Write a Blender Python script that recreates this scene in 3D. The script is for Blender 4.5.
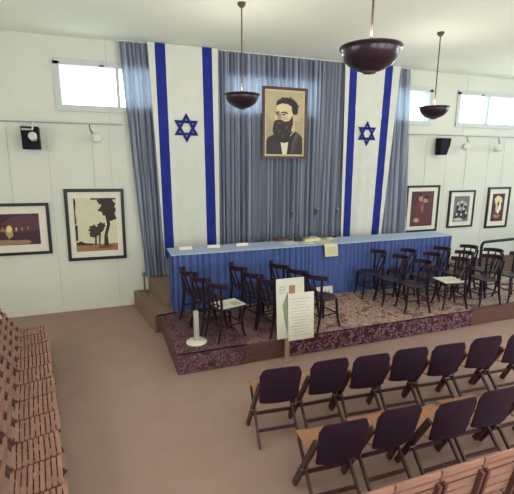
import bpy, bmesh, math, random
from mathutils import Vector, Matrix
random.seed(7)
PI = math.pi
SC = bpy.context.scene
COL = SC.collection
for o in list(bpy.data.objects):
    bpy.data.objects.remove(o, do_unlink=True)

# ------------------------------------------------------------------ camera
def cam_axes(yaw, pitch, roll):
    cy, sy, cp, sp = math.cos(yaw), math.sin(yaw), math.cos(pitch), math.sin(pitch)
    f = Vector((sy*cp, cy*cp, -sp)); r = Vector((cy, -sy, 0)); u = r.cross(f)
    cr, sr = math.cos(roll), math.sin(roll)
    return f, r*cr+u*sr, u*cr-r*sr
cd = bpy.data.cameras.new('camera')
cam = bpy.data.objects.new('camera', cd); COL.objects.link(cam)
f_, r_, u_ = cam_axes(.3429, .2054, .0035)
m = Matrix((r_, u_, -f_)).transposed().to_4x4()
m.translation = Vector((0, 0, 2.72)); cam.matrix_world = m
cd.sensor_fit = 'HORIZONTAL'; cd.sensor_width = 36; cd.lens = 405.2*36/514
cd.clip_start = .05
SC.camera = cam

# ------------------------------------------------------------------ world, light, exposure
w = bpy.data.worlds.new('World'); SC.world = w; w.use_nodes = True
bg = w.node_tree.nodes['Background']
bg.inputs[0].default_value = (.86, .96, 1.0, 1); bg.inputs[1].default_value = 4.6

def area(name, loc, tgt, sx, sy, power, color):
    l = bpy.data.lights.new(name, 'AREA'); l.shape = 'RECTANGLE'; l.size = sx; l.size_y = sy
    l.energy = power; l.color = color
    o = bpy.data.objects.new(name, l); COL.objects.link(o); o.location = loc
    d = Vector(tgt)-Vector(loc); o.rotation_euler = d.to_track_quat('-Z', 'Y').to_euler()
    return o
# fill lamps added at unseen openings in the rear and end walls
for k, x in enumerate((-.4, 2.9, 6.2, 9.5)):
    area('window_daylight', (x, -2.85, 2.3), (x+.4, 4.0, 3.6), 2.4, 2.4, 56, (1.0, .985, .98))
area('window_daylight', (-3.35, 3.4, 3.0), (3.0, 4.5, 2.6), 3.2, 1.6, 24, (1.0, .90, .74))
area('window_daylight', (12.8, 4.2, 3.0), (5, 4.6, 2.6), 3.6, 1.6, 100, (.56, .81, 1.0))
SC.view_settings.view_transform = 'Standard'; SC.view_settings.look = 'None'
SC.view_settings.gamma = 1; SC.view_settings.use_curve_mapping = False
SC.view_settings.exposure = -0.14
SC.cycles.max_bounces = 10; SC.cycles.diffuse_bounces = 6
SC.cycles.transparent_max_bounces = 12

# ------------------------------------------------------------------ materials
def lin(c):
    return tuple((v/255/12.92 if v/255 <= .04045 else ((v/255+.055)/1.055)**2.4) for v in c)
def rgba(c): return (*lin(c), 1)
MATS = {}
def mat(name, c, rough=.6, metal=0, c2=None, scale=8, stretch=(1, 1, 1), bump=0, spec=.4, coat=0):
    """principled with an object-space noise mix between c and c2"""
    if name in MATS: return MATS[name]
    mt = bpy.data.materials.new(name); mt.use_nodes = True
    nt = mt.node_tree; b = nt.nodes['Principled BSDF']
    b.inputs['Roughness'].default_value = rough; b.inputs['Metallic'].default_value = metal
    b.inputs['Specular IOR Level'].default_value = spec
    b.inputs['Coat Weight'].default_value = coat
    if c2 is None: c2 = tuple(v*.97 for v in c)
    tc = nt.nodes.new('ShaderNodeTexCoord'); mp = nt.nodes.new('ShaderNodeMapping')
    mp.inputs['Scale'].default_value = stretch
    nz = nt.nodes.new('ShaderNodeTexNoise'); nz.inputs['Scale'].default_value = scale
    nz.inputs['Detail'].default_value = 5
    rp = nt.nodes.new('ShaderNodeValToRGB')
    rp.color_ramp.elements[0].position = .35; rp.color_ramp.elements[0].color = rgba(c2)
    rp.color_ramp.elements[1].position = .65; rp.color_ramp.elements[1].color = rgba(c)
    L = nt.links.new
    L(tc.outputs['Object'], mp.inputs['Vector']); L(mp.outputs[0], nz.inputs['Vector'])
    L(nz.outputs[0], rp.inputs[0]); L(rp.outputs[0], b.inputs['Base Color'])
    if bump:
        bp = nt.nodes.new('ShaderNodeBump'); bp.inputs['Strength'].default_value = bump
        bp.inputs['Distance'].default_value = .01
        L(nz.outputs[0], bp.inputs['Height']); L(bp.outputs[0], b.inputs['Normal'])
    MATS[name] = mt
    return mt

def curtain_mat():
    mt = bpy.data.materials.new('curtain_cloth'); mt.use_nodes = True
    nt = mt.node_tree; L = nt.links.new
    nt.nodes.remove(nt.nodes['Principled BSDF'])
    out = nt.nodes['Material Output']
    d = nt.nodes.new('ShaderNodeBsdfDiffuse'); t = nt.nodes.new('ShaderNodeBsdfTranslucent')
    mx = nt.nodes.new('ShaderNodeMixShader'); mx.inputs[0].default_value = .34
    tc = nt.nodes.new('ShaderNodeTexCoord'); mp = nt.nodes.new('ShaderNodeMapping'); mp.inputs['Scale'].default_value = (30, 1, .3)
    nz = nt.nodes.new('ShaderNodeTexNoise'); nz.inputs['Scale'].default_value = 1
    rp = nt.nodes.new('ShaderNodeValToRGB')
    rp.color_ramp.elements[0].position = .35; rp.color_ramp.elements[0].color = rgba((106, 109, 128))  # dark streaks paint shade of the folds into the cloth colour
    rp.color_ramp.elements[1].position = .65; rp.color_ramp.elements[1].color = rgba((170, 174, 190))
    L(tc.outputs['Object'], mp.inputs[0]); L(mp.outputs[0], nz.inputs['Vector']); L(nz.outputs[0], rp.inputs[0])
    L(rp.outputs[0], d.inputs[0]); t.inputs[0].default_value = rgba((200, 212, 228))
    L(d.outputs[0], mx.inputs[1]); L(t.outputs[0], mx.inputs[2]); L(mx.outputs[0], out.inputs[0])
    return mt

def glass_mat():
    mt = bpy.data.materials.new('window_glass'); mt.use_nodes = True
    nt = mt.node_tree; L = nt.links.new
    nt.nodes.remove(nt.nodes['Principled BSDF']); out = nt.nodes['Material Output']
    a = nt.nodes.new('ShaderNodeBsdfTransparent'); a.inputs[0].default_value = (.93, .97, .97, 1)
    g = nt.nodes.new('ShaderNodeBsdfGlossy'); g.inputs['Roughness'].default_value = .05
    mx = nt.nodes.new('ShaderNodeMixShader'); mx.inputs[0].default_value = .05
    L(a.outputs[0], mx.inputs[1]); L(g.outputs[0], mx.inputs[2]); L(mx.outputs[0], out.inputs[0])
    return mt

def rug_mat(name, cols, scale, mscale=3.0):
    """knotted carpet: voronoi medallions over a fine noise, in the rug's own dyes"""
    mt = bpy.data.materials.new(name); mt.use_nodes = True
    nt = mt.node_tree; L = nt.links.new; b = nt.nodes['Principled BSDF']
    b.inputs['Roughness'].default_value = .95; b.inputs['Specular IOR Level'].default_value = .1
    tc = nt.nodes.new('ShaderNodeTexCoord')
    v = nt.nodes.new('ShaderNodeTexVoronoi'); v.inputs['Scale'].default_value = mscale; v.feature = 'F1'
    n = nt.nodes.new('ShaderNodeTexNoise'); n.inputs['Scale'].default_value = scale; n.inputs['Detail'].default_value = 4
    n.inputs['Distortion'].default_value = 1.2
    ad = nt.nodes.new('ShaderNodeMath'); ad.operation = 'MULTIPLY_ADD'; ad.inputs[1].default_value = .45
    rp = nt.nodes.new('ShaderNodeValToRGB'); rp.color_ramp.interpolation = 'CONSTANT'
    el = rp.color_ramp.elements
    k = len(cols)
    while len(el) < k: el.new(.5)
    for i, c in enumerate(cols):
        el[i].position = 0 if i == 0 else .42 + .42*(i/k); el[i].color = rgba(c)
    L(tc.outputs['Object'], v.inputs['Vector']); L(tc.outputs['Object'], n.inputs['Vector'])
    L(v.outputs['Distance'], ad.inputs[0]); L(n.outputs[0], ad.inputs[2])
    L(ad.outputs[0], rp.inputs[0]); L(rp.outputs[0], b.inputs['Base Color'])
    return mt

def wall_mat():
    """painted boards: plain paint with fine vertical joints in the lower part"""
    mt = mat('wall_paint', (211, 212, 200), .85, c2=(207, 208, 196), scale=1.3)
    return mt

M_wall = wall_mat()
M_ceil = mat('ceiling_paint', (238, 240, 226), .9, c2=(235, 237, 222), scale=.8)
M_floor = mat('floor_carpet', (160, 133, 122), .8, c2=(155, 128, 117), scale=3, bump=.0, spec=.25)
M_trim = mat('white_trim', (215, 212, 196), .6)
M_joint = mat('panel_joint', (186, 185, 170), .8)
M_frame = mat('window_metal', (196, 200, 196), .5)
M_glass = glass_mat()
M_curt = curtain_mat()
M_flagw = mat('flag_white', (210, 211, 202), .9, c2=(206, 207, 196), scale=3)
M_flagb = mat('flag_blue', (28, 42, 136), .9, c2=(23, 36, 120), scale=6)
M_star = mat('star_navy', (22, 36, 110), .9)
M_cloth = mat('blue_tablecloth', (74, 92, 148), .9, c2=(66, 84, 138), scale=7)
M_clothtop = mat('pale_blue_tabletop', (168, 184, 208), .7)  # desk cloth again, painted paler for the light falling on its top
M_dais = mat('brown_platform_carpet', (104, 72, 66), .9, c2=(92, 62, 58), scale=20)
M_step = mat('tan_step_carpet', (140, 116, 100), .9, c2=(130, 106, 92), scale=16)
M_dwood = mat('dark_bentwood', (28, 15, 28), .45, c2=(36, 19, 30), scale=5, stretch=(6, 6, 1), spec=.3)
M_seatw = mat('dark_seat_ply', (40, 25, 38), .45, c2=(50, 33, 44), scale=6)
M_back = mat('plum_brown_plywood', (44, 23, 40), .6, c2=(37, 19, 36), scale=4, stretch=(1, 1, 6), spec=.25)
M_leg = mat('brown_chair_timber', (82, 52, 48), .5, c2=(60, 36, 38), scale=6, stretch=(6, 6, 1))
M_seat = mat('tan_plywood_seat', (176, 126, 94), .5, c2=(158, 110, 82), scale=4, stretch=(6, 1, 1))
M_steel = mat('dull_steel', (120, 110, 112), .35, .8)
M_slat = mat('pink_tan_slat_wood', (164, 120, 102), .55, c2=(142, 100, 88), scale=4, stretch=(1, 6, 6))
M_slatd = mat('reddish_frame_wood', (106, 66, 64), .5, c2=(84, 50, 52), scale=4, stretch=(6, 6, 1))
M_bowl = mat('dark_brown_enamel', (40, 22, 34), .35, .1, c2=(48, 27, 36), scale=2, coat=.25)
M_brass = mat('aged_brass', (84, 72, 62), .6, .2)
M_black = mat('black_frame', (32, 26, 32), .4)
M_matb = mat('cream_mat_board', (222, 216, 200), .9)
M_navy = mat('black_plastic', (15, 13, 28), .6, spec=.15)
M_white = mat('white_plastic', (228, 228, 222), .4)
M_lamp = mat('lamp_lens', (200, 205, 190), .2)
M_paper = mat('white_paper', (212, 210, 192), .8)
M_cream = mat('cream_paper', (214, 204, 166), .8)
M_ink = mat('grey_print', (176, 172, 158), .8)
M_green = mat('sage_print', (132, 150, 118), .8)
M_brown = mat('brown_print', (150, 122, 96), .8)
M_pframe = mat('walnut_frame', (84, 54, 42), .4, c2=(66, 40, 34), scale=6)
M_gold = mat('pale_inner_mount', (206, 186, 150), .7)
M_railm = mat('dark_metal_rail', (30, 28, 44), .4, .3)
M_mic = mat('grey_metal', (130, 132, 140), .35, .8)
M_matt = mat('black_cord', (30, 26, 30), .6)
M_tan = mat('tan_post_wood', (170, 140, 120), .6)
P = {}
def pm(c):
    if c not in P: P[c] = mat('print_%d_%d_%d' % c, c, .55)
    return P[c]

# ------------------------------------------------------------------ mesh builder
class MB:
    def __init__(s): s.v = []; s.f = []; s.mi = []; s.sm = []
    def add(s, vs, fs, mi=0, smooth=False, M=None):
        n = len(s.v)
        for p in vs:
            p = Vector(p); s.v.append(M @ p if M else p)
        for f in fs: s.f.append([i+n for i in f]); s.mi.append(mi); s.sm.append(smooth)
        return s
    def box(s, x0, x1, y0, y1, z0, z1, mi=0, M=None):
        vs = [(x, y, z) for z in (z0, z1) for y in (y0, y1) for x in (x0, x1)]
        return s.add(vs, [(0, 2, 3, 1), (4, 5, 7, 6), (0, 1, 5, 4), (2, 6, 7, 3), (0, 4, 6, 2), (1, 3, 7, 5)], mi, False, M)
    def bar(s, a, b, w, h, mi=0, up=(0, 0, 1)):
        """a rectangular bar from a to b; w across, h along `up`"""
        a = Vector(a); b = Vector(b); d = (b-a).normalized(); u = Vector(up)
        if abs(d.dot(u)) > .97: u = Vector((0, 1, 0))
        r = d.cross(u).normalized(); u = r.cross(d).normalized()
        vs = []
        for p in (a, b):
            for i, j in ((-1, -1), (1, -1), (1, 1), (-1, 1)): vs.append(p+r*(i*w/2)+u*(j*h/2))
        return s.add(vs, [(3, 2, 1, 0), (4, 5, 6, 7), (0, 1, 5, 4), (1, 2, 6, 5), (2, 3, 7, 6), (3, 0, 4, 7)], mi)
    def tube(s, pts, rad, n=8, mi=0):
        pts = [Vector(p) for p in pts]; k = len(pts)
        rads = rad if isinstance(rad, (list, tuple)) else [rad]*k
        vs = []; ref = None
        for i, p in enumerate(pts):
            d = (pts[min(i+1, k-1)]-pts[max(i-1, 0)]).normalized()
            if ref is None:
                ref = Vector((0, 0, 1)) if abs(d.z) < .9 else Vector((1, 0, 0))
            r = d.cross(ref).normalized(); u = r.cross(d).normalized(); ref = u
            for j in range(n):
                t = 2*PI*j/n; vs.append(p+(r*math.cos(t)+u*math.sin(t))*rads[i])
        fs = []
        for i in range(k-1):
            for j in range(n):
                fs.append((i*n+j, i*n+(j+1) % n, (i+1)*n+(j+1) % n, (i+1)*n+j))
        s.add(vs, fs, mi, True)
        s.add(vs[:n], [tuple(range(n))[::-1]], mi); s.add(vs[-n:], [tuple(range(n))], mi)
        return s
    def lathe(s, prof, n=24, mi=0, M=None, smooth=True, cap=True):
        vs = []; k = len(prof)
        for r, z in prof:
            for j in range(n):
                t = 2*PI*j/n; vs.append((r*math.cos(t), r*math.sin(t), z))
        fs = [(i*n+j, i*n+(j+1) % n, (i+1)*n+(j+1) % n, (i+1)*n+j) for i in range(k-1) for j in range(n)]
        if cap:
            if prof[0][0] > .0005: fs.append(tuple(range(n))[::-1])
            if prof[-1][0] > .0005: fs.append(tuple(range((k-1)*n, k*n)))
        return s.add(vs, fs, mi, smooth, M)
    def prism(s, outline, z0, z1, mi=0, M=None):
        n = len(outline)
        vs = [(x, y, z0) for x, y in outline]+[(x, y, z1) for x, y in outline]
        fs = [tuple(range(n))[::-1], tuple(range(n, 2*n))]+[(i, (i+1) % n, n+(i+1) % n, n+i) for i in range(n)]
        return s.add(vs, fs, mi, False, M)
    def sheet(s, fn, nu, nv, mi=0, smooth=True, mfn=None):
        n = len(s.v)
        for j in range(nv+1):
            for i in range(nu+1): s.v.append(Vector(fn(i/nu, j/nv)))
        for j in range(nv):
            for i in range(nu):
                a = n+j*(nu+1)+i
                s.f.append([a, a+1, a+nu+2, a+nu+1]); s.sm.append(smooth)
                s.mi.append(mfn((i+.5)/nu, (j+.5)/nv) if mfn else mi)
        return s
    def build(s, name, ms, parent=None, bevel=0):
        if not isinstance(ms, (list, tuple)): ms = [ms]
        me = bpy.data.meshes.new(name); me.from_pydata(s.v, [], s.f)
        for mt in ms: me.materials.append(mt)
        for p, mi, sm in zip(me.polygons, s.mi, s.sm): p.material_index = mi; p.use_smooth = sm
        bm = bmesh.new(); bm.from_mesh(me)
        if bevel:
            bmesh.ops.remove_doubles(bm, verts=bm.verts, dist=1e-5)
            bmesh.ops.bevel(bm, geom=[e for e in bm.edges if e.is_manifold and e.calc_face_angle(0) > .6], offset=bevel, segments=2, affect='EDGES', profile=.6)
        bmesh.ops.recalc_face_normals(bm, faces=bm.faces)
        bm.to_mesh(me); bm.free(); me.update()
        o = bpy.data.objects.new(name, me); COL.objects.link(o)
        if parent: o.parent = parent
        return o

def tag(o, label=None, cat=None, group=None, kind=None):
    if label: o['label'] = label
    if cat: o['category'] = cat
    if group: o['group'] = group
    if kind: o['kind'] = kind
    return o
def thing(name, label, cat, loc=(0, 0, 0), rz=0, group=None):
    o = bpy.data.objects.new(name, None); COL.objects.link(o)
    o.empty_display_size = .1
    o.location = loc; o.rotation_euler = (0, 0, rz)
    return tag(o, label, cat, group)
def copy_tree(o, parent=None):
    c = o.copy(); COL.objects.link(c)
    if parent: c.parent = parent
    for ch in list(o.children): copy_tree(ch, c)
    return c
def place(src, first, loc, rz, label, group):
    o = src if first else copy_tree(src)
    o.location = loc; o.rotation_euler = (0, 0, rz); o['label'] = label; o['group'] = group
    return o
def struct(mb, name, m, label, cat='room', bevel=0):
    o = mb.build(name, m, None, bevel); return tag(o, label, cat, kind='structure')

# ------------------------------------------------------------------ the room
X0, X1, Y0, Y1, ZC = -3.5, 13.0, -3.0, 7.9, 4.75
struct(MB().box(X0-.2, X1+.2, Y0-.2, Y1+.2, -.2, 0), 'floor', M_floor, 'taupe carpeted hall floor', 'floor')
struct(MB().box(X0-.2, X1+.2, Y0-.2, Y1+.2, ZC, ZC+.2), 'ceiling', M_ceil, 'plain cream ceiling of the hall', 'ceiling')
WZ0, WZ1 = 3.62, 4.36
WX = [(-3.4, -2.0), (-.74, 1.31), (2.13, 4.16), (4.97, 7.04), (7.86, 9.9), (10.7, 12.7)]
def wall_with_openings(axis, a0, a1, t0, t1, ops, z0, z1):
    mb = MB()
    def bx(p0, p1, q0, q1):
        if axis == 'x': mb.box(p0, p1, t0, t1, q0, q1)
        else: mb.box(t0, t1, p0, p1, q0, q1)
    bx(a0, a1, 0, z0); bx(a0, a1, z1, ZC)
    e = a0
    for o0, o1 in ops: bx(e, o0, z0, z1); e = o1
    bx(e, a1, z0, z1)
    return mb
wb = wall_with_openings('x', X0-.2, X1+.2, Y1, Y1+.2, WX, WZ0, WZ1)
for x in (-2.42, -.98, .02, 6.42, 7.66, 9.0, 10.3, 11.6):            # fine vertical joints between the wall boards
    wb.box(x-.004, x+.004, Y1-.003, Y1, .1, 3.3, 1)
struct(wb, 'wall_back', [M_wall, M_joint], 'cream painted wall with high windows behind the platform', 'wall')
struct(wall_with_openings('x', X0-.2, X1+.2, Y0-.2, Y0, [(-1.6, .8), (1.7, 4.1), (5., 7.4), (8.3, 10.7)], 1.1, 3.5), 'wall_front', M_wall, 'cream wall behind the viewer', 'wall')
struct(wall_with_openings('y', Y0, Y1, X0-.2, X0, [(1.8, 5.0)], 2.2, 3.8), 'wall_left', M_wall, 'cream end wall on the left', 'wall')
struct(wall_with_openings('y', Y0, Y1, X1, X1+.2, [(2.4, 6.0)], 2.2, 3.8), 'wall_right', M_wall, 'cream end wall on the right', 'wall')
struct(MB().box(X0, .27, Y1-.02, Y1, 0, .11), 'baseboard_back', M_trim, 'pale baseboard along the foot of the back wall', 'baseboard')

for k, (a, b) in enumerate(WX):
    e = bpy.data.objects.new('window_%d' % (k+1), None); COL.objects.link(e); e.location = ((a+b)/2, Y1, WZ0)
    tag(e, ['high window out of sight at the far left', 'high window beside the left edge of the curtains', 'high window glowing through the curtain left of the portrait',
            'high window half covered by the right end of the curtains', 'high two-pane window above the pictures on the right', 'high window beyond the right edge'][k], 'window', kind='structure')
    hw = (b-a)/2; H = WZ1-WZ0
    fr = MB(); t = .05
    fr.box(-hw-.04, hw+.04, -.03, .1, H-t, H+.05); fr.box(-hw-.04, hw+.04, -.035, .1, -.05, t)
    fr.box(-hw-.04, -hw+t, -.03, .1, -.0, H); fr.box(hw-t, hw+.04, -.03, .1, 0, H)
    fr.box(-.085, -.035, 0, .08, t, H-t)
    fr.build('window_frame', M_frame, e)
    MB().box(-hw+t, hw-t, .045, .052, t, H-t).build('window_pane', M_glass, e)
    if k in (1, 4):
        MB().box(-.35, -.27, -.045, -.03, H-.055, H-.02).build('window_latch', M_steel, e)

# ------------------------------------------------------------------ platform
pl = thing('stage_platform', 'low brown carpeted platform carrying the blue desk and dark chairs', 'platform')
MB().prism([(.66, 4.9), (11.4, 4.9), (11.4, 7.87), (.30, 7.87), (.53, 6.36), (.62, 6.34)], 0.001, .276).build('platform_deck', M_dais, pl, .008)
st = MB().prism([(.545, 6.38), (.86, 6.38), (.86, 6.80), (.60, 7.86), (.285, 7.86)], .277, .288)
tag(st.build('step_carpet', M_step, pl), 'tan carpet on the step left of the desk')
sd = MB().prism([(.53, 6.36), (.295, 7.865), (.283, 7.862), (.518, 6.358)], .001, .286)
tag(sd.build('step_side', M_step, pl), 'tan side face of the step')
MB().prism([(.72, 6.84), (7.2, 6.84), (7.2, 7.86), (.56, 7.86)], .289, .55).build('upper_step', M_step, pl, .006)

# rugs lying over the front edge of the platform
def rug(name, label, x0, x1, y0, y1, m, drape, m2=None, group=None):
    mb = MB(); z = .277; t = .012
    mb.box(x0, x1, y0, y1, z, z+t)
    if drape:
        mb.box(x0, x1, 4.9-t, 4.9, .012, z+t, 1 if m2 else 0)
        mb.box(x0, x1, 4.9-t, y0, z, z+t)
    return tag(mb.build(name, [m, m2] if m2 else m), label, 'rug', group)
R1 = rug_mat('dark_plum_rug', [(70, 42, 52), (112, 80, 80), (58, 46, 66), (134, 104, 102), (88, 60, 66)], 18, 5)
R2 = rug_mat('golden_field_rug', [(112, 76, 76), (178, 150, 132), (146, 112, 104), (200, 178, 158), (126, 92, 92)], 18, 6)
R2b = rug_mat('burgundy_border_rug', [(64, 30, 44), (92, 48, 58), (60, 48, 74), (142, 112, 116), (80, 40, 52)], 14, 6)
R3 = rug_mat('grey_figured_rug', [(120, 90, 86), (176, 160, 150), (140, 112, 106), (190, 178, 168), (112, 84, 84)], 20, 4)
R4 = rug_mat('muted_plum_rug', [(90, 60, 64), (126, 92, 92), (104, 72, 76), (140, 108, 106)], 20, 4)
rug('rug', 'dark plum patterned rug draped over the front left corner of the platform', .67, 1.60, 4.9, 6.33, R1, True)
rug('rug', 'muted plum rug under the middle chairs of the left group', 1.62, 2.22, 4.92, 6.43, R4, False)
rug('rug', 'golden floral rug with burgundy border hanging over the platform front', 2.26, 5.62, 4.9, 6.43, R2, True, R2b)
rug('rug', 'pale grey figured rug under the right hand chairs', 5.66, 8.6, 5.0, 6.41, R3, False)

# ------------------------------------------------------------------ blue desk
dk = thing('long_desk', 'long desk skirted in pleated blue cloth across the platform', 'desk', (.86, 6.47, .279))
DL, DD, DH = 5.72, .52, .985
def skirt_front(u, v):
    x = u*DL; q = ((x+.030*math.sin(x*5.3)+.02*math.sin(x*13.1))/.102) % 1; a = (.026+.010*math.sin(x*3.7))*(1-math.exp(-((min(q, 1-q))/.16)**2))+.004*math.sin(x*9.1+1)
    return (x, -.012-a-.008*(1-v), v*(DH-.02))
MB().sheet(skirt_front, 900, 3).build('front_skirt', M_cloth, dk)
for sx, nm in ((0, 'side_skirt'), (DL, 'side_skirt')):
    sg = -1 if sx == 0 else 1
    MB().sheet(lambda u, v: (sx+sg*(.012+.006*math.sin(u*20)+.05*0), u*.34, v*(DH-.02)), 30, 2).build(nm, M_cloth, dk)
MB().box(.0, DL, .01, .34, .0, DH-.05).build('desk_body', M_cloth, dk)
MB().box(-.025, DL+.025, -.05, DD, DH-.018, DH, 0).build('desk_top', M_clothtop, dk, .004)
DT = .279+DH

# ------------------------------------------------------------------ curtains and flags
def curtain(name, label, x0, x1, xb0, xb1, zb, y=7.817, seed=0):
    rnd = random.Random(seed); n = int((x1-x0)*260)
    ph = [rnd.uniform(0, 6) for _ in range(4)]
    def fn(u, v):
        z = ZC-.015-(ZC-.015-zb)*v
        x = (x0+(x1-x0)*u)*(1-v)+(xb0+(xb1-xb0)*u)*v
        s = (x1-x0)*u; q = s+.025*math.sin(s*5.1+ph[0])
        a = .053+.010*math.sin(s*4.3+ph[1])
        q += .012*math.sin(s*31+ph[3])+.008*math.sin(s*71+ph[2]); k = 2*abs(math.sin(q*PI/.100+ph[2]))**.7-1
        yy = y-a*k*(1 if v > .03 else .7)-.005*math.sin(q*57+ph[3]+v*2)
        return (x, yy, z)
    return tag(MB().sheet(fn, n, 26).build(name, M_curt), label, 'curtain', 'grey-blue curtains')
curtain('curtain', 'grey-blue pleated curtain at the far left beside the window', .27, .92, .52, .95, .56, seed=1)
curtain('curtain', 'wide grey-blue curtain behind the bearded man portrait', 1.86, 4.84, 1.86, 4.84, .56, seed=2)
curtain('curtain', 'narrow grey-blue curtain at the far right beside the flag', 5.72, 6.34, 5.72, 6.56, .56, seed=3)
# rail they hang from
for i, (a, b, lb) in enumerate(((.25, .95, 'curtain rail at the ceiling above the left curtain'), (1.84, 4.86, 'curtain rail at the ceiling above the portrait'), (5.7, 6.37, 'curtain rail at the ceiling above the right curtain'))):
    tag(MB().box(a, b, 7.79, 7.81, ZC-.018, ZC-.002).build('curtain_rail', M_trim), lb, 'curtain rail')

def flag(label, xt, xb, star_x, seed):
    """xt / xb: the five column edges at the top / bottom"""
    rnd = random.Random(seed); p = rnd.uniform(0, 6)
    zt, zb = ZC-.01, .92; NU = 96
    cols = [(0, 1, 0), (1, 2, 1), (2, 3, 0), (3, 4, 1), (4, 5, 0)]
    mb = MB()
    def surf_y(u, v): return 7.70+.012*math.sin(u*9+p+v*1.5)*(.3+v)+.008*math.sin(u*23+v*3)*v
    for a, b, mi in cols:
        def fn(u, v):
            x = (xt[a]+(xt[b]-xt[a])*u)*(1-v)+(xb[a]+(xb[b]-xb[a])*u)*v
            U = (x-xb[0])/(xb[5]-xb[0])
            wr = .006*math.sin(v*46+x*30)*v if mi == 1 else 0
            return (x, surf_y(U, v)+wr, zt+(zb-zt)*v)
        mb.sheet(fn, 14, 40, mi)
    # six-pointed star: two outlined triangles
    cz, Rr, t = 3.335, .265, .052
    for k, flip in enumerate((0, PI)):
        o = [Vector((math.sin(flip+q*2*PI/3)*Rr*.96, 0, math.cos(flip+q*2*PI/3)*Rr)) for q in range(3)]
        i = [x*((Rr-2*t)/Rr) for x in o]
        vs = [(star_x+q.x, 7.676-.001*k, cz+q.z) for q in o+i]+[(star_x+q.x, 7.68-.001*k, cz+q.z) for q in o+i]
        fs = []
        for q in range(3):
            r = (q+1) % 3
            fs += [(q, r, 3+r, 3+q), (6+q, 9+q, 9+r, 6+r), (q, 6+q, 6+r, r), (3+q, 3+r, 9+r, 9+q)]
        mb.add(vs, fs, 2)
    return tag(mb.build('flag', [M_flagw, M_flagb, M_star]), label, 'flag', 'tall hanging flags')
flag('tall white flag with blue star and stripes hanging left of the portrait', [.74, .86, 1.04, 1.69, 1.87, 1.98], [.88, .87, 1.06, 1.71, 1.89, 1.96][:1]+[.885, 1.06, 1.71, 1.89, 1.96], 1.365, 1)
flag('tall white flag with blue star and stripes hanging right of the portrait', [4.64, 4.75, 4.93, 5.62, 5.81, 6.0], [4.73, 4.78, 4.96, 5.52, 5.70, 5.77], 5.235, 2)

# ------------------------------------------------------------------ pictures
def picture(name, label, x0, x1, z0, z1, y, fw, matw, mframe, mmat, bgc, shapes, tilt=0, group=None, frame_label=None, wires=None, lean=0):
    cx, cz = (x0+x1)/2, (z0+z1)/2; W, H = x1-x0, z1-z0
    t = thing(name, label, 'picture', (cx, y, z0), 0, group)
    t.rotation_euler = (lean, tilt, 0)
    fr = MB()
    fr.box(-W/2, W/2, -.03, .01, 0, fw); fr.box(-W/2, W/2, -.03, .01, H-fw, H)
    fr.box(-W/2, -W/2+fw, -.03, .01, fw, H-fw); fr.box(W/2-fw, W/2, -.03, .01, fw, H-fw)
    fr.build('frame', mframe, t)
    MB().box(-W/2+fw, W/2-fw, -.012, .008, fw, H-fw).build('mat_board', mmat, t)
    iw, ih = W-2*fw-2*matw[0], H-2*fw-2*matw[1]; bz = fw+matw[1]
    ms = [pm(bgc)]; mb = MB().box(-iw/2, iw/2, -.0145, -.012, bz, bz+ih, 0)
    lay = 0
    for c, pts in shapes:
        mt = pm(c)
        if mt not in ms: ms.append(mt)
        lay += 1; yy = -.0145-.0009*lay
        P2 = [(-iw/2+iw*min(1, max(0, u)), bz+ih*min(1, max(0, v))) for u, v in pts]
        mb.add([(a, yy, b) for a, b in P2], [tuple(range(len(P2)))], ms.index(mt))
    mb.build('print', ms, t)
    if wires:
        wm = MB()
        for wx in wires: wm.tube([(wx, 0, H), (wx, 0, wires_top-z0)], .003, 5)
        wm.build('hanging_wire', M_joint, t)
    return t
wires_top = 3.3
def blob(cx, cy, rx, ry, n=14, j=.25, seed=0, rot=0):
    rnd = random.Random(seed)
    o = []
    for i in range(n):
        a = 2*PI*i/n; k = 1+rnd.uniform(-j, j)
        x, y = rx*k*math.cos(a), ry*k*math.sin(a)
        o.append((cx+x*math.cos(rot)-y*math.sin(rot), cy+x*math.sin(rot)+y*math.cos(rot)))
    return o
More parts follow.
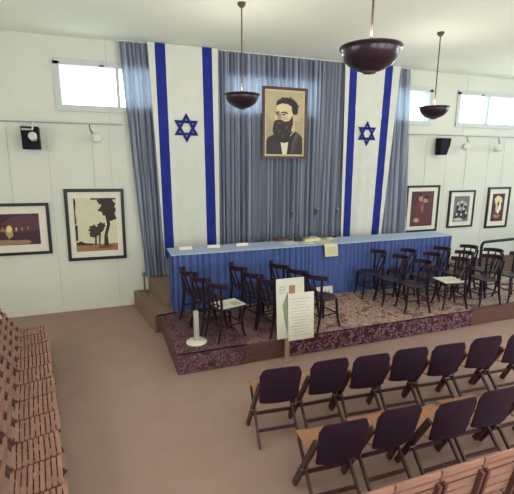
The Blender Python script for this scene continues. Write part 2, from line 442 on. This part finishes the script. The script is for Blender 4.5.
# bearded man portrait
def pz(pts): return [((x-129)/174, 1-(y-99)/322) for x, y in pts]
portrait = [
 ((184, 169, 134), pz([(118, 88), (315, 88), (315, 200), (280, 250), (150, 250), (118, 210)])),
 ((52, 42, 42), pz([(122, 428), (124, 350), (140, 330), (168, 316), (205, 335), (240, 330), (266, 298), (286, 312), (302, 334), (310, 428)])),
 ((66, 54, 50), pz([(240, 428), (243, 350), (262, 330), (280, 345), (262, 428)])),
 ((222, 212, 186), pz([(196, 352), (234, 346), (226, 422), (206, 422)])),
 ((196, 176, 138), pz([(234, 250), (262, 246), (266, 296), (240, 328), (228, 320)])),
 ((216, 197, 160), pz([(176, 170), (200, 158), (246, 165), (254, 215), (246, 262), (190, 266), (176, 246), (167, 238), (166, 226), (174, 204)])),
 ((40, 32, 34), pz([(173, 172), (176, 148), (196, 133), (222, 127), (252, 134), (272, 152), (277, 182), (276, 206), (268, 214), (256, 216), (249, 200), (246, 172), (226, 160), (200, 158)])),
 ((196, 174, 138), pz([(254, 214), (270, 214), (271, 232), (262, 250), (254, 244)])),
 ((44, 35, 36), pz([(166, 250), (178, 242), (196, 240), (214, 250), (236, 246), (252, 218), (254, 262), (244, 300), (238, 344), (212, 356), (188, 350), (164, 322), (158, 292), (162, 268)])),
 ((126, 104, 82), pz([(174, 208), (188, 206), (186, 222), (176, 220)])),
 ((50, 40, 38), pz([(170, 202), (188, 198), (190, 204), (172, 208)])),
 ((50, 40, 38), pz([(196, 202), (216, 198), (230, 206), (228, 212), (212, 206), (198, 208)])),
 ((60, 48, 44), pz([(174, 211), (186, 210), (186, 216), (176, 217)])),
 ((60, 48, 44), pz([(200, 212), (218, 211), (216, 218), (202, 218)])),
 ((164, 140, 108), pz([(186, 206), (196, 210), (198, 236), (182, 240), (178, 234)])),
 ((112, 86, 72), pz([(178, 256), (198, 256), (194, 262), (182, 262)])),
 *[((74, 62, 58), blob(*pz([(cx, cy)])[0], .035, .035, 9, .35, 200+k)) for k, (cx, cy) in enumerate(((176, 282), (190, 300), (222, 284), (206, 322), (234, 300)))],
 *[((54, 44, 44), blob(*pz([(cx, cy)])[0], .03, .03, 9, .4, 220+k)) for k, (cx, cy) in enumerate(((163, 300), (168, 322), (186, 348), (212, 352), (236, 336), (244, 306), (200, 136), (238, 134), (272, 170)))],
 ((196, 176, 142), pz([(203, 226), (226, 224), (232, 240), (212, 244)])),
 ((84, 72, 66), pz([(268, 300), (284, 314), (262, 360), (248, 428), (240, 428), (250, 350)])),
 ((30, 24, 28), pz([(188, 344), (214, 350), (240, 340), (242, 352), (214, 360), (190, 356)])),
]
picture('portrait', 'tall framed portrait of a bearded man hung on the curtain', 2.85, 3.81, 2.80, 4.16, 7.72, .05, (.035, .035), M_pframe, M_gold, (172, 156, 122), portrait, lean=.0)

trees = [((150, 108, 76), [(0, 0), (1, 0), (1, .14), (.6, .13), (.25, .16), (0, .18)]),
 ((52, 38, 30), [(0, .16), (.12, .2), (.22, .15), (.4, .14), (.4, .11), (0, .12)]),
 ((44, 32, 30), [(.66, .1), (.78, .1), (.76, .3), (.84, .5), (.8, .72), (.9, .9), (.78, .86), (.72, .7), (.76, .5), (.68, .3)]),
 ((48, 38, 32), blob(.80, .84, .2, .16, 18, .35, 3)), ((44, 34, 30), blob(.88, .66, .12, .12, 16, .35, 4)), ((48, 38, 32), blob(.72, .95, .14, .08, 16, .35, 5)),
 ((60, 46, 38), blob(.48, .40, .16, .1, 18, .35, 6)), ((56, 42, 36), blob(.62, .48, .12, .07, 16, .35, 7)), ((60, 46, 38), blob(.42, .32, .1, .06, 14, .3, 8)), 
 ((44, 32, 30), [(.44, .12), (.48, .12), (.5, .34), (.46, .34)]), ((44, 32, 30), [(.54, .12), (.57, .12), (.6, .4), (.56, .4)]),
 ((52, 40, 34), [(0, .5), (.04, .55), (.02, .75), (.05, .92), (.03, 1), (0, 1)]), ((52, 40, 34), [(0, .2), (.05, .22), (.06, .5), (0, .5)]), ((52, 40, 34), [(.4, .97), (1, .97), (1, 1), (.4, 1)]),
 ((104, 68, 46), blob(.7, .08, .18, .03, 12, .3, 12))]
picture('framed_picture', 'black framed photograph of dark trees against a pale sky, beside the curtain', -.81, .19, .95, 2.25, Y1-.015, .055, (.09, .11), M_black, M_matb, (208, 202, 168), trees, .012, 'framed pictures on the wall', wires=[0.02])
night = [((88, 50, 58), blob(.8, .7, .3, .3, 14, .2, 31)), ((70, 38, 50), blob(.15, .8, .3, .2, 14, .2, 32)),
 ((150, 120, 84), blob(.56, .09, .3, .08, 16, .3, 33)), ((176, 148, 100), blob(.58, .4, .05, .2, 14, .25, 34)), ((224, 204, 150), blob(.585, .52, .035, .1, 12, .25, 35)),
 ((190, 150, 104), blob(.68, .5, .015, .06, 10, .3, 36)), ((176, 130, 96), blob(.76, .52, .012, .05, 10, .3, 37)), ((160, 120, 96), blob(.84, .54, .012, .05, 10, .3, 38)),
 ((150, 110, 76), blob(.5, .5, .02, .1, 10, .3, 39)), ((150, 110, 80), [(.44, .48), (.55, .54), (.55, .5), (.44, .45)])]
picture('framed_picture', 'black framed dark photograph of a lit figure, cut by the left edge', -2.52, -1.06, 1.13, 2.03, Y1-.015, .05, (.12, .13), M_black, M_matb, (62, 34, 46), night, .01, 'framed pictures on the wall', wires=[.2])
couple = [((70, 38, 40), blob(.2, .8, .25, .2, 14, .2, 41)), ((112, 46, 52), blob(.42, .42, .22, .3, 16, .25, 42)), ((96, 44, 48), blob(.6, .3, .25, .22, 14, .25, 43)),
 ((172, 128, 108), blob(.4, .80, .1, .09, 12, .15, 44)), ((40, 26, 28), blob(.38, .91, .12, .06, 12, .2, 45)), ((176, 130, 112), blob(.62, .74, .1, .08, 12, .15, 46)), ((50, 28, 30), blob(.68, .82, .12, .05, 12, .2, 47)),
 ((140, 92, 84), blob(.5, .52, .06, .14, 12, .2, 48)), ((196, 146, 118), blob(.26, .18, .14, .06, 12, .3, 49))]
picture('framed_picture', 'black framed reddish picture of two figures, next to the right curtain', 6.55, 7.53, 1.08, 2.20, Y1-.015, .05, (.11, .09), M_black, M_matb, (84, 50, 50), couple, 0, 'framed pictures on the wall', wires=[0])
grp = [((70, 68, 74), blob(.5, .3, .4, .25, 16, .2, 51)), ((150, 148, 146), blob(.5, .62, .32, .2, 16, .3, 52))]
for k, (u, v) in enumerate(((.25, .7), (.5, .76), (.75, .68), (.35, .5), (.65, .5), (.2, .3), (.5, .28), (.8, .34))):
    grp += [((40, 38, 44), blob(u, v-.1, .1, .1, 10, .2, 60+k)), ((196, 192, 186), blob(u, v, .06, .06, 10, .15, 70+k))]
grp += [((190, 186, 180), blob(.3, .1, .3, .05, 12, .3, 80))]
picture('framed_picture', 'black framed grey photograph of a group, middle of the three right hand pictures', 7.86, 8.68, 1.13, 2.06, Y1-.015, .045, (.12, .10), M_black, M_matb, (108, 106, 110), grp, 0, 'framed pictures on the wall', wires=[0])
pale = [((84, 48, 44), blob(.5, .25, .4, .25, 14, .2, 91)), ((226, 206, 160), blob(.5, .76, .3, .14, 16, .3, 92)), ((214, 190, 150), blob(.42, .5, .14, .2, 14, .3, 93)), ((230, 216, 180), blob(.66, .56, .1, .22, 14, .3, 94)),
 ((60, 30, 34), blob(.5, .62, .07, .1, 10, .3, 95)), ((170, 116, 104), blob(.45, .18, .25, .07, 12, .3, 96)), ((236, 226, 200), blob(.55, .36, .12, .07, 12, .3, 97))]
picture('framed_picture', 'black framed dark picture with a pale figure, rightmost on the wall', 9.12, 9.88, 1.06, 2.12, Y1-.015, .05, (.12, .12), M_black, M_matb, (64, 34, 38), pale, 0, 'framed pictures on the wall', wires=[0])

# ------------------------------------------------------------------ lighting tracks, spots, speakers
def track(label, x0, x1, susp):
    t = thing('lighting_track', label, 'light track', (x0, 7.72, 3.355), 0, 'lighting tracks')
    MB().box(0, x1-x0, -.012, .012, -.01, .012).build('rail', M_steel if x0 > 3 else M_mic, t)
    bk = MB()
    k = 0.3
    while k < x1-x0: bk.box(k-.012, k+.012, .012, .178, -.006, .006); k += 1.2
    bk.build('wall_bracket', M_trim, t)
    for x in susp: MB().tube([(x-x0, 0, .01), (x-x0, 0, ZC-3.356)], .004, 5).build('suspension_wire', M_joint, t)
track('pale lighting track along the back wall above the left pictures', -3.3, .26, [.06])
track('grey lighting track along the back wall above the right pictures', 6.36, 12.6, [7.92])
def spot(label, x, z, aim):
    t = thing('spotlight', label, 'spotlight', (x, 7.70, 3.345), 0, 'white track spotlights')
    MB().tube([(0, 0, 0), (0, 0, -.07), (.02, -.03, -.12), (.06*aim, -.05, -.16)], .012, 6).build('arm', M_steel, t)
    Mx = Matrix.Translation((.10*aim, -.06, z-3.345)) @ Matrix.Rotation(.5*aim, 4, 'Y') @ Matrix.Rotation(1.35, 4, 'X')
    MB().lathe([(.03, -.08), (.05, -.07), (.075, -.02), (.085, .06), (.09, .075)], 20, 0, Mx).build('lamp_head', M_white, t)
    MB().lathe([(.0, .078), (.035, .08), (.05, .076)], 16, 0, Mx, cap=False).build('lamp_lens', M_lamp, t)
spot('white spotlight on the left track between speaker and window curtain', -.28, 3.11, 1)
spot('white spotlight hanging right beside the black speaker on the right', 8.04, 3.10, -1)
spot('white spotlight at the right end of the right track', 9.05, 3.07, -1)

sp = thing('wall_speaker', 'black box speaker with white lamp above the left pictures', 'speaker', (-1.19, 7.78, 2.92), 0)
MB().box(-.125, .125, -.15, .06, 0, .36).build('cabinet', M_navy, sp, .008)
MB().box(-.11, .05, -.154, -.15, .30, .33).build('badge_strip', M_ink, sp)
MB().box(-.03, .03, .06, .115, .2, .3).build('wall_bracket', M_black, sp)
s2 = thing('spotlight', 'white spotlight hanging in front of the left black speaker', 'spotlight', (-1.13, 7.66, 3.345), 0, 'white track spotlights')
MB().tube([(0, .05, 0), (0, -.05, -.06), (.0, -.1, -.12)], .012, 6).build('arm', M_white, s2)
Mx = Matrix.Translation((0, -.11, -.24)) @ Matrix.Rotation(1.2, 4, 'X')
MB().lathe([(.03, -.06), (.05, -.05), (.06, .03), (.065, .06)], 18, 0, Mx).build('lamp_head', M_white, s2)
MB().lathe([(0, .064), (.03, .066), (.045, .062)], 16, 0, Mx, cap=False).build('lamp_lens', M_lamp, s2)
sp = thing('wall_speaker', 'black wedge speaker on the wall right of the curtains', 'speaker', (7.36, 7.74, 2.91), 0)
MB().add([(-.10, -.06, 0), (.09, -.06, 0), (.09, .10, 0), (-.10, .10, 0), (-.11, -.08, .38), (.17, -.08, .38), (.17, .10, .38), (-.11, .10, .38), (.155, -.08, .22), (.155, .10, .22)],
         [(0, 3, 2, 1), (4, 5, 6, 7), (0, 1, 8, 5, 4), (2, 3, 7, 6, 9), (3, 0, 4, 7), (1, 2, 9, 8), (8, 9, 6, 5)]).build('cabinet', M_navy, sp)
MB().box(-.03, .03, .10, .155, .15, .25).build('wall_bracket', M_black, sp)

# ------------------------------------------------------------------ pendant bowls
def pendant():
    t = thing('pendant_lamp', '', 'pendant lamp')
    # origin at the centre of the bowl's rim; ceiling is at z = dz
    R, d = .225, .17
    prof = []
    for i in range(13):
        a = PI/2*i/12; prof.append((max(R*math.sin(a), .001), -d*math.cos(a)))
    prof += [(R+.018, .004), (R+.018, .014), (R-.006, .012)]
    for i in range(12, -1, -1):
        a = PI/2*i/12; prof.append((max((R-.008)*math.sin(a), .001), -(d-.008)*math.cos(a)))
    b = MB().lathe(prof, 36, cap=False).build('bowl', M_bowl, t)
    MB().lathe([(.02, -d-.012), (.05, -d-.006), (.055, -d+.012), (.02, -d+.016)], 16).build('finial', M_brass, t)
    MB().tube([(0, 0, -d+.02), (0, 0, ZC-PZ-.01)], .009, 8).build('rod', M_brass, t)
    MB().lathe([(.02, ZC-PZ-.06), (.05, ZC-PZ-.03), (.055, ZC-PZ-.001)], 18).build('ceiling_rose', M_brass, t)
    MB().lathe([(.02, -.12), (.022, -.06), (.035, -.03), (.03, 0.0), (.012, .015)], 12).build('bulb', M_lamp, t)
    return t
PZ = 3.61
pend = pendant()
g = 'dark bowl pendant lamps'
place(pend, True, (1.75, 5.53, PZ), 0, 'dark bowl pendant lamp hanging left of the portrait', g)
place(pend, False, (5.08, 5.6, PZ), 0, 'dark bowl pendant lamp at the right below the high window', g)
place(pend, False, (1.98, 2.92, PZ-.02), 0, 'largest dark bowl pendant lamp, overlapping the top of the right flag', g)
for (x, y) in ((1.75, 5.53), (5.08, 5.6), (1.98, 2.92), (5.3, 2.92), (8.4, 5.6), (8.6, 2.92), (2.0, .3), (5.4, .3)):  # positions with no pendant are unseen lamps added to brighten the ceiling
    l = bpy.data.lights.new('pendant_bulb', 'POINT'); l.energy = 31; l.color = (1, .98, .88); l.shadow_soft_size = .06
    o = bpy.data.objects.new('pendant_bulb', l); COL.objects.link(o); o.location = (x, y, PZ+.06)

# ------------------------------------------------------------------ bentwood chairs
def bentwood():
    t = thing('bentwood_chair', '', 'chair')      # faces +X
    MB().lathe([(.001, .438), (.15, .44), (.195, .444), (.205, .452), (.205, .464), (.195, .470), (.14, .464), (.001, .462)], 28, cap=False).build('seat', M_seatw, t)
    for sy in (-1, 1):
        MB().tube([(.15, sy*.13, .445), (.158, sy*.145, .3), (.17, sy*.16, .12), (.20, sy*.18, .0)], [.021, .021, .018, .015], 8).build('leg', M_dwood, t)
    for sy in (-1, 1):
        MB().tube([(-.25, sy*.175, 0), (-.20, sy*.165, .2), (-.175, sy*.16, .42), (-.185, sy*.165, .6), (-.205, sy*.185, .80)], [.016, .02, .022, .019, .017], 8).build('back_post', M_dwood, t)
    s = MB()
    a, b, c, d = (.165, .155, .21), (.165, -.155, .21), (-.197, -.163, .23), (-.197, .163, .23)
    for p, q in ((a, b), (b, c), (c, d), (d, a)): s.tube([p, q], .011, 6)
    s.build('stretcher', M_dwood, t)
    def rail(u, v):
        th = (u-.5)*2
        return (-.268+.13*th*th+.03*th**6-.01*v, th*.215, .77+.068*v+.012*(1-th*th))
    rm = MB().sheet(rail, 14, 3)
    rm.sheet(lambda u, v: tuple(Vector(rail(u, v))+Vector((-.03, 0, 0))), 14, 3)
    for vv in (0, 1): rm.sheet(lambda u, v: tuple(Vector(rail(u, vv))+Vector((-.03*v, 0, 0))), 14, 1)
    for uu in (0, 1): rm.sheet(lambda u, v: tuple(Vector(rail(uu, u))+Vector((-.03*v, 0, 0))), 3, 1)
    rm.build('top_rail', M_back, t)
    for sy in (-1, 1):
        MB().tube([(-.165, sy*.055, .455), (-.20, sy*.062, .6), (-.262, sy*.07, .775)], .014, 7).build('back_spindle', M_dwood, t)
    MB().tube([(-.176, -.16, .52), (-.215, 0, .53), (-.176, .16, .52)], .010, 7).build('lower_back_rail', M_dwood, t)
    return t
bw = bentwood(); ZD = .290
Rr = math.radians
rows = ['front', 'middle', 'back']
L = {('A', 2): (1.18, 6.0), ('A', 1): (1.27, 5.63), ('A', 0): (1.42, 5.26), ('B', 2): (1.97, 6.03), ('B', 1): (2.06, 5.58), ('B', 0): (2.16, 5.18),
     ('C', 2): (2.64, 5.95), ('C', 1): (2.77, 5.54), ('C', 0): (2.90, 5.16)}
cn = {'A': 'leftmost file of the left group', 'B': 'middle file of the left group', 'C': 'rightmost file of the left group'}
first = True
for (c, r), (x, y) in L.items():
    lab = 'dark bentwood chair, %s of the %s by the blue desk' % (rows[r], cn[c])
    if (c, r) == ('A', 0): lab = 'dark bentwood chair with a printed white sheet on its seat, front of the left group'
    if (c, r) == ('C', 0): lab = 'dark bentwood chair just right of the white sign boards'
    place(bw, first, (x, y, ZD), Rr(17+random.uniform(-3, 3)), lab, 'bentwood chairs in the left group'); first = False
Rg = {('D', 2): (4.39, 6.12), ('D', 1): (4.5, 5.66), ('D', 0): (4.63, 5.24), ('E', 2): (4.99, 6.03), ('E', 1): (5.18, 5.62), ('E', 0): (5.36, 5.18),
      ('F', 2): (5.73, 5.98), ('F', 1): (5.85, 5.55), ('F', 0): (6.07, 5.13), ('G', 2): (6.38, 5.95), ('G', 1): (6.55, 5.55), ('G', 0): (6.74, 5.13)}
cn = {'D': 'first file from the left in the right group', 'E': 'second file of the right group', 'F': 'third file of the right group', 'G': 'rightmost file beside the picture edge'}
for (c, r), (x, y) in Rg.items():
    lab = 'dark bentwood chair, %s of the %s' % (rows[r], cn[c])
    if (c, r) == ('E', 0): lab = 'dark bentwood chair with a pale paper covering its seat, front of the right group'
    place(bw, False, (x, y, ZD), Rr(171+random.uniform(-4, 4)), lab, 'bentwood chairs in the right group')

def seat_paper(name, label, x, y, rz, w, d, m, marks):
    mb = MB().box(-w/2, w/2, -d/2, d/2, 0, .006, 0)
    for (a, b, c, e) in marks: mb.box(a, b, c, e, .006, .0066, 1)
    o = mb.build(name, [m, M_ink]); o.location = (x, y, ZD+.471); o.rotation_euler = (0, 0, rz)
    return tag(o, label, 'paper')
seat_paper('printed_sheet', 'white printed sheet lying on a chair seat in the left group', 1.45, 5.27, Rr(15), .40, .32, M_paper, [(.02, .16, -.12, 0.02), (-.16, -.02, .04, .06), (-.16, -.04, .0, .015), (-.16, -.02, -.05, -.035)])
seat_paper('paper_sheet', 'pale paper lying on a chair seat in the right group', 5.36, 5.19, Rr(171), .40, .36, M_matb, [(-.1, .1, .05, .06), (-.1, .06, 0, .01)])

# ------------------------------------------------------------------ sign stand, stanchions, things on the desk
sg = thing('sign_stand', 'cream sign boards on a thin post in front of the platform', 'sign', (2.17, 4.80, 0))
MB().box(-.03, .03, .0, .03, .012, 1.05).build('post', M_tan, sg)
MB().box(-.07, .07, -.05, .07, 0, .012).build('base', M_tan, sg)
mb = MB()
def board(mb, x0, x1, z0, z1, y0, y1, sk=0):
    return mb.add([(x0+sk, y0, z0), (x1+sk, y0, z0), (x1, y0, z1), (x0, y0, z1), (x0+sk, y1, z0), (x1+sk, y1, z0), (x1, y1, z1), (x0, y1, z1)],
                  [(0, 1, 2, 3), (5, 4, 7, 6), (0, 4, 5, 1), (1, 5, 6, 2), (2, 6, 7, 3), (3, 7, 4, 0)])
board(mb, -.19, .22, .34, 1.2, -.012, 0, .03)
mb.box(.0, .09, -.0128, -.012, .93, 1.1, 1)
mb.add([(-.09, -.0132, .82), (-.02, -.0132, 1.02), (-.01, -.0132, .40), (-.06, -.0132, .60)], [(0, 3, 2, 1)], 2)
for z in (1.0, 1.04, 1.08): mb.box(-.14, -.04, -.0128, -.012, z, z+.012, 3)
mb.build('back_board', [M_paper, M_brown, M_green, M_ink], sg)
mb = MB(); board(mb, -.02, .37, .30, .985, -.03, -.02, .02)
for k in range(13):
    z = .9-.044*k; w = .15-.03*((k*7) % 3); mb.box(.175-w, .175+w, -.0306, -.03, z, z+.007, 1)
mb.build('front_board', [M_matb, M_ink], sg)

sq = thing('barrier_post', 'white square barrier post with round cream base at the platform corner', 'barrier post', (.97, 5.18, .290))
MB().lathe([(.14, 0), (.145, .012), (.125, .03), (.05, .036)], 28).build('base', M_matb, sq)
MB().box(-.032, .032, -.032, .032, .03, .455).build('post', mat('grey_post_paint', (178, 166, 156), .6), sq, .004)
sq2 = thing('barrier_post', 'short grey barrier post on the step beside the curtain', 'barrier post', (.47, 7.60, .2885))
MB().lathe([(.06, 0), (.06, .01), (.02, .018)], 20).build('base', M_mic, sq2)
MB().tube([(0, 0, .012), (0, 0, .34)], .018, 10).build('post', M_mic, sq2)
MB().lathe([(.018, .34), (.032, .35), (.032, .42), (.018, .43)], 14).build('cap', M_mic, sq2)
rp = []
for i in range(13):
    u = i/12; a = Vector((.94, 5.20, .73)); b = Vector((.80, 6.30, .31))
    p = a.lerp(b, u); p.z -= .20*math.sin(u*PI)*(1-u*.4); p.z = max(p.z, .30); rp.append(p)
MB().tube([p-Vector((.97, 5.18, .290)) for p in rp], .007, 6).build('cord', M_mic, sq)
tag(MB().tube([(.56, 6.355, .30), (.70, 6.36, .30), (.86, 6.40, .30)], .014, 8).build('floor_cable', M_matt), 'black cable on the platform at the desk corner', 'cable')  # thin dark strip standing in for shade at the rug's back edge

def mic(label, x, y, h, lean):
    t = thing('microphone_stand', label, 'microphone', (x, y, DT), 0, 'microphones on the desk')
    MB().lathe([(.055, 0), (.055, .012), (.015, .02)], 20).build('base', M_matt, t)
    MB().tube([(0, 0, .015), (0, 0, h*.6), (lean*.4, -.01, h*.8), (lean, -.04, h*.9)], .008, 7).build('stem', M_mic, t)
    Mx = Matrix.Translation((lean, -.045, h*.9)) @ Matrix.Rotation(.5, 4, 'X')
    MB().lathe([(.014, -.03), (.02, .05), (.034, .065), (.036, .1), (.022, .13), (.001, .135)], 14, 0, Mx).build('microphone_head', M_mic, t)
mic('black based microphone, leftmost of three on the desk', 3.17, 7.0, .52, .0)
mic('grey microphone, middle of three on the desk', 3.66, 7.0, .56, .02)
mic('grey microphone, rightmost of three on the desk', 4.13, 7.0, .54, .0)

for k, (x, lb) in enumerate(((1.13, 'first from the left'), (1.62, 'second from the left'), (2.14, 'third from the left'))):
    c = MB().add([(-.11, -.05, 0), (.11, -.05, 0), (.11, .05, 0), (-.11, .05, 0), (-.11, 0, .045), (.11, 0, .045)], [(0, 1, 5, 4), (2, 3, 4, 5), (0, 4, 3), (1, 2, 5), (0, 3, 2, 1)]).build('name_card', M_matb)
    c.location = (x, 6.80, DT); tag(c, 'folded off white name card on the blue desk, '+lb, 'name card', 'name cards on the desk')

def paper(name, label, x, y, w, d, rz, m, h=.008, group='papers on the desk'):
    o = MB().box(-w/2, w/2, -d/2, d/2, 0, h).build(name, m); o.location = (x, y, DT+.0005); o.rotation_euler = (0, 0, rz)
    return tag(o, label, 'paper', group)
paper('paper_sheet', 'white paper on the desk beside the left microphone', 3.02, 6.72, .26, .2, .2, M_paper)
paper('paper_sheet', 'white paper on the desk just left of the cream stack', 3.36, 6.62, .24, .18, -.1, M_paper)
paper('paper_stack', 'thick cream stack of papers between the microphones', 3.52, 6.84, .34, .22, .15, M_cream, .05)
paper('paper_sheet', 'buff paper on the desk below the right microphone', 3.95, 6.86, .2, .14, .3, M_cream, .02)
bk = MB().box(-.12, .12, -.06, .06, 0, .045).build('closed_book', pm((92, 58, 66))); bk.location = (2.98, 7.0, DT+.0005); bk.rotation_euler = (0, 0, .2)
tag(bk, 'small dark red book behind the left white paper', 'book')
bk = MB().box(-.14, .14, -.05, .05, 0, .05).build('closed_book', pm((60, 48, 62))); bk.location = (3.36, 6.86, DT+.0005); bk.rotation_euler = (0, 0, -.1)
tag(bk, 'small dark book left of the cream stack', 'book')

sc = thing('hanging_document', 'long cream document draped over the front edge of the blue desk', 'document', (3.57, 6.405, DT))
def doc(u, v):
    s = v*.60-.365
    if s < 0: return (u*.27-.03*v, -s+.005, .005)
    s2 = min(s/.03, 1)
    return (u*.27+.10*s, -.012-.028*s2-.02*s, .005-max(0, s-.006))
MB().sheet(doc, 6, 40).build('sheet', M_cream, sc)
mb = MB()
for k in range(3):
    z = -.07-.045*k; mb.box(.06, .24, -.0535-.002*k, -.051-.001*k, z, z+.008)
mb.build('writing', M_ink, sc)

cs = thing('small_sign', 'small white sign leaning on the desk skirt behind the chairs', 'sign', (3.54, 6.30, .2905), 0)
cs.rotation_euler = (-.18, 0, 0)
MB().box(-.21, .21, -.006, .006, 0, .20).build('card', M_paper, cs)
mb = MB()
for k, x in enumerate((-.12, -.03, .05, .13)): mb.box(x-.022, x+.022, -.0068, -.006, .05, .13)
mb.build('printed_marks', M_ink, cs)

hr = thing('handrail', 'dark metal handrail behind the rightmost bentwood chairs', 'handrail', (8.1, 7.0, .277))
MB().tube([(0, 0, 0.0), (0, 0, .55), (.03, 0, .615), (.09, 0, .635), (2.9, 0, .69)], .034, 10).build('top_rail', M_railm, hr)
for x in (1.45, 2.85): MB().tube([(x, 0, 0), (x, 0, .655)], .025, 8).build('post', M_railm, hr)

# ------------------------------------------------------------------ folding chairs with plum plywood backs
def folding():
    t = thing('folding_chair', '', 'chair')       # faces +Y; seen from behind
    nx = 14
    def back(u, v, off):
        th = (u-.5)*2
        hw = .192+.022*v-.03*max(0, v-.82)/.18*abs(th)**3
        x = th*hw
        z0, z1 = .435, .83+.018*(1-th*th)
        z = z0+(z1-z0)*v-(.02*abs(th)**8 if v > .9 else 0)+(.006*abs(th)**6 if v < .1 else 0)
        y = -.150-.085*(z-.43)/.40-.028*(1-th*th)+off
        return (x, y, z)
    mb = MB()
    mb.sheet(lambda u, v: back(u, v, 0), nx, 12); mb.sheet(lambda u, v: back(u, v, .014), nx, 12)
    for vv in (0, 1): mb.sheet(lambda u, v: back(u, vv, .014*v), nx, 1)
    for uu in (0, 1): mb.sheet(lambda u, v: back(uu, u, .014*v), 12, 1)
    mb.build('backrest', M_back, t)
    def seat(u, v, off):
        th = (u-.5)*2
        return (th*(.185+.02*v), -.10+.37*v, .43+.025*v+.012*th*th-.02*(v > .95)+off)
    mb = MB()
    mb.sheet(lambda u, v: seat(u, v, 0), 8, 8); mb.sheet(lambda u, v: seat(u, v, -.014), 8, 8)
    for vv in (0, 1): mb.sheet(lambda u, v: seat(u, vv, -.014*v), 8, 1)
    for uu in (0, 1): mb.sheet(lambda u, v: seat(uu, u, -.014*v), 8, 1)
    mb.build('seat', M_seat, t)
    for sx in (-1, 1):
        MB().bar((sx*.190, -.135, .62), (sx*.235, .175, .0), .028, .055, up=(0, 1, .5)).build('front_leg', M_leg, t, .003)
        MB().bar((sx*.195, .20, .425), (sx*.205, -.235, .0), .022, .034, up=(0, 1, -.5)).build('rear_leg', M_leg, t, .003)
    MB().bar((-.225, .09, .17), (.225, .09, .17), .022, .03).build('front_stretcher', M_leg, t)
    MB().bar((-.2, -.117, .115), (.2, -.117, .115), .02, .028).build('rear_stretcher', M_leg, t)
    for sx in (-1, 1):
        MB().tube([(sx*.180, .012, .27), (sx*.245, .012, .27)], .011, 8).build('hinge', M_steel, t)
    return t
fc = folding()
Rw1 = [(1.42, 3.21), (1.93, 3.2), (2.39, 3.15), (2.87, 3.14), (3.33, 3.09), (3.86, 3.09), (4.36, 3.05)]
Rw2 = [(1.55, 2.31), (2.06, 2.32), (2.57, 2.25), (3.05, 2.26), (3.55, 2.22)]
ordn = ['first', 'second', 'third', 'fourth', 'fifth', 'sixth', 'seventh']
for i, (x, y) in enumerate(Rw1):
    place(fc, i == 0, (x, y+.235, 0), Rr(-3.5+random.uniform(-2, 2)), 'plum backed folding chair, %s from the left in the row nearest the platform' % ordn[i], 'folding chairs in the row nearest the platform')
for i, (x, y) in enumerate(Rw2):
    place(fc, False, (x, y+.235, 0), Rr(-2+random.uniform(-2, 3)), 'plum backed folding chair, %s from the left in the second row' % ordn[i], 'folding chairs in the second row')

# ------------------------------------------------------------------ slatted folding chairs
def slatted(by=-.262, bz=.80):
    t = thing('slatted_chair', '', 'chair')       # faces +Y; the back leans to by at its top
    W = .160
    m = MB()
    for k in range(9):
        y = -.185+.040*k; z = .43+.018*(k/8)+(.006 if k in (0, 8) else 0)
        m.box(-W, W, y-.0150, y+.0150, z-.014, z)
    m.build('seat', M_slat, t)
    for sx in (-1, 1):
        MB().bar((sx*.125, -.185, .405), (sx*.125, .13, .424), .022, .026).build('seat_rail', M_slatd, t)
    for sx in (-1, 1):
        MB().bar((sx*.150, by, bz), (sx*.150, -.195, .40), .024, .036, up=(0, 1, .1)).build('back_post', M_slatd, t, .004)
        MB().bar((sx*.150, -.20, .43), (sx*.150, .15, .0), .024, .036, up=(0, 1, .5)).build('front_leg', M_slatd, t)
        MB().bar((sx*.120, .11, .40), (sx*.120, -.25, .0), .022, .036, up=(0, 1, -.5)).build('rear_leg', M_slatd, t)
    sl_ = (by+.195)/(bz-.40)
    def at(z): return -.195+sl_*(z-.40)
    b = MB()
    for z, h in ((bz+.055, .042), (bz-.005, .046), (bz-.095, .034), (bz-.175, .034), (bz-.255, .034)):
        y = at(z)+.028
        b.bar((-W-.004, y, z), (W+.004, y, z), .018, h, up=(0, sl_, 1))
    b.build('backrest', M_slat, t)
    MB().bar((-.13, .078, .10), (.13, .078, .10), .02, .03).build('stretcher', M_slatd, t)
    return t
sl = slatted(-.42, .77)
ang = math.atan2(.16, 1)   # the row drifts towards the camera's right as it comes nearer
N = 12
for i in range(N):
    yc = 6.02-.335*i
    xf = -.63-.165*(yc-3.93)
    x = xf-.15*math.cos(ang); y = yc-.15*math.sin(ang)
    place(sl, i == 0, (x+random.uniform(-.014, .014), y, 0), -PI/2+ang+Rr(random.uniform(-1.6, 1.6)), ['slatted wooden chair of the left row, nearest the back wall', 'slatted wooden chair of the left row, second from the back wall', 'slatted wooden chair of the left row, third from the back wall',
      'slatted wooden chair of the left row, fourth from the back wall', 'slatted wooden chair of the left row, fifth from the back wall', 'slatted wooden chair of the left row, sixth from the back wall',
      'slatted wooden chair of the left row, sixth up from the bottom edge', 'slatted wooden chair of the left row, fifth up from the bottom edge', 'slatted wooden chair of the left row, fourth up from the bottom edge',
      'slatted wooden chair of the left row, third up from the bottom edge', 'slatted wooden chair of the left row, second up from the bottom edge', 'slatted wooden chair of the left row, cut by the bottom edge'][i], 'slatted chairs in the left row')
sl3 = slatted()
for i in range(5):
    place(sl3, i == 0, (1.27+.345*i, 1.885, 0), 0, 'slatted wooden chair in the bottom right corner, %s from the left' % ordn[i], 'slatted chairs in the nearest row')
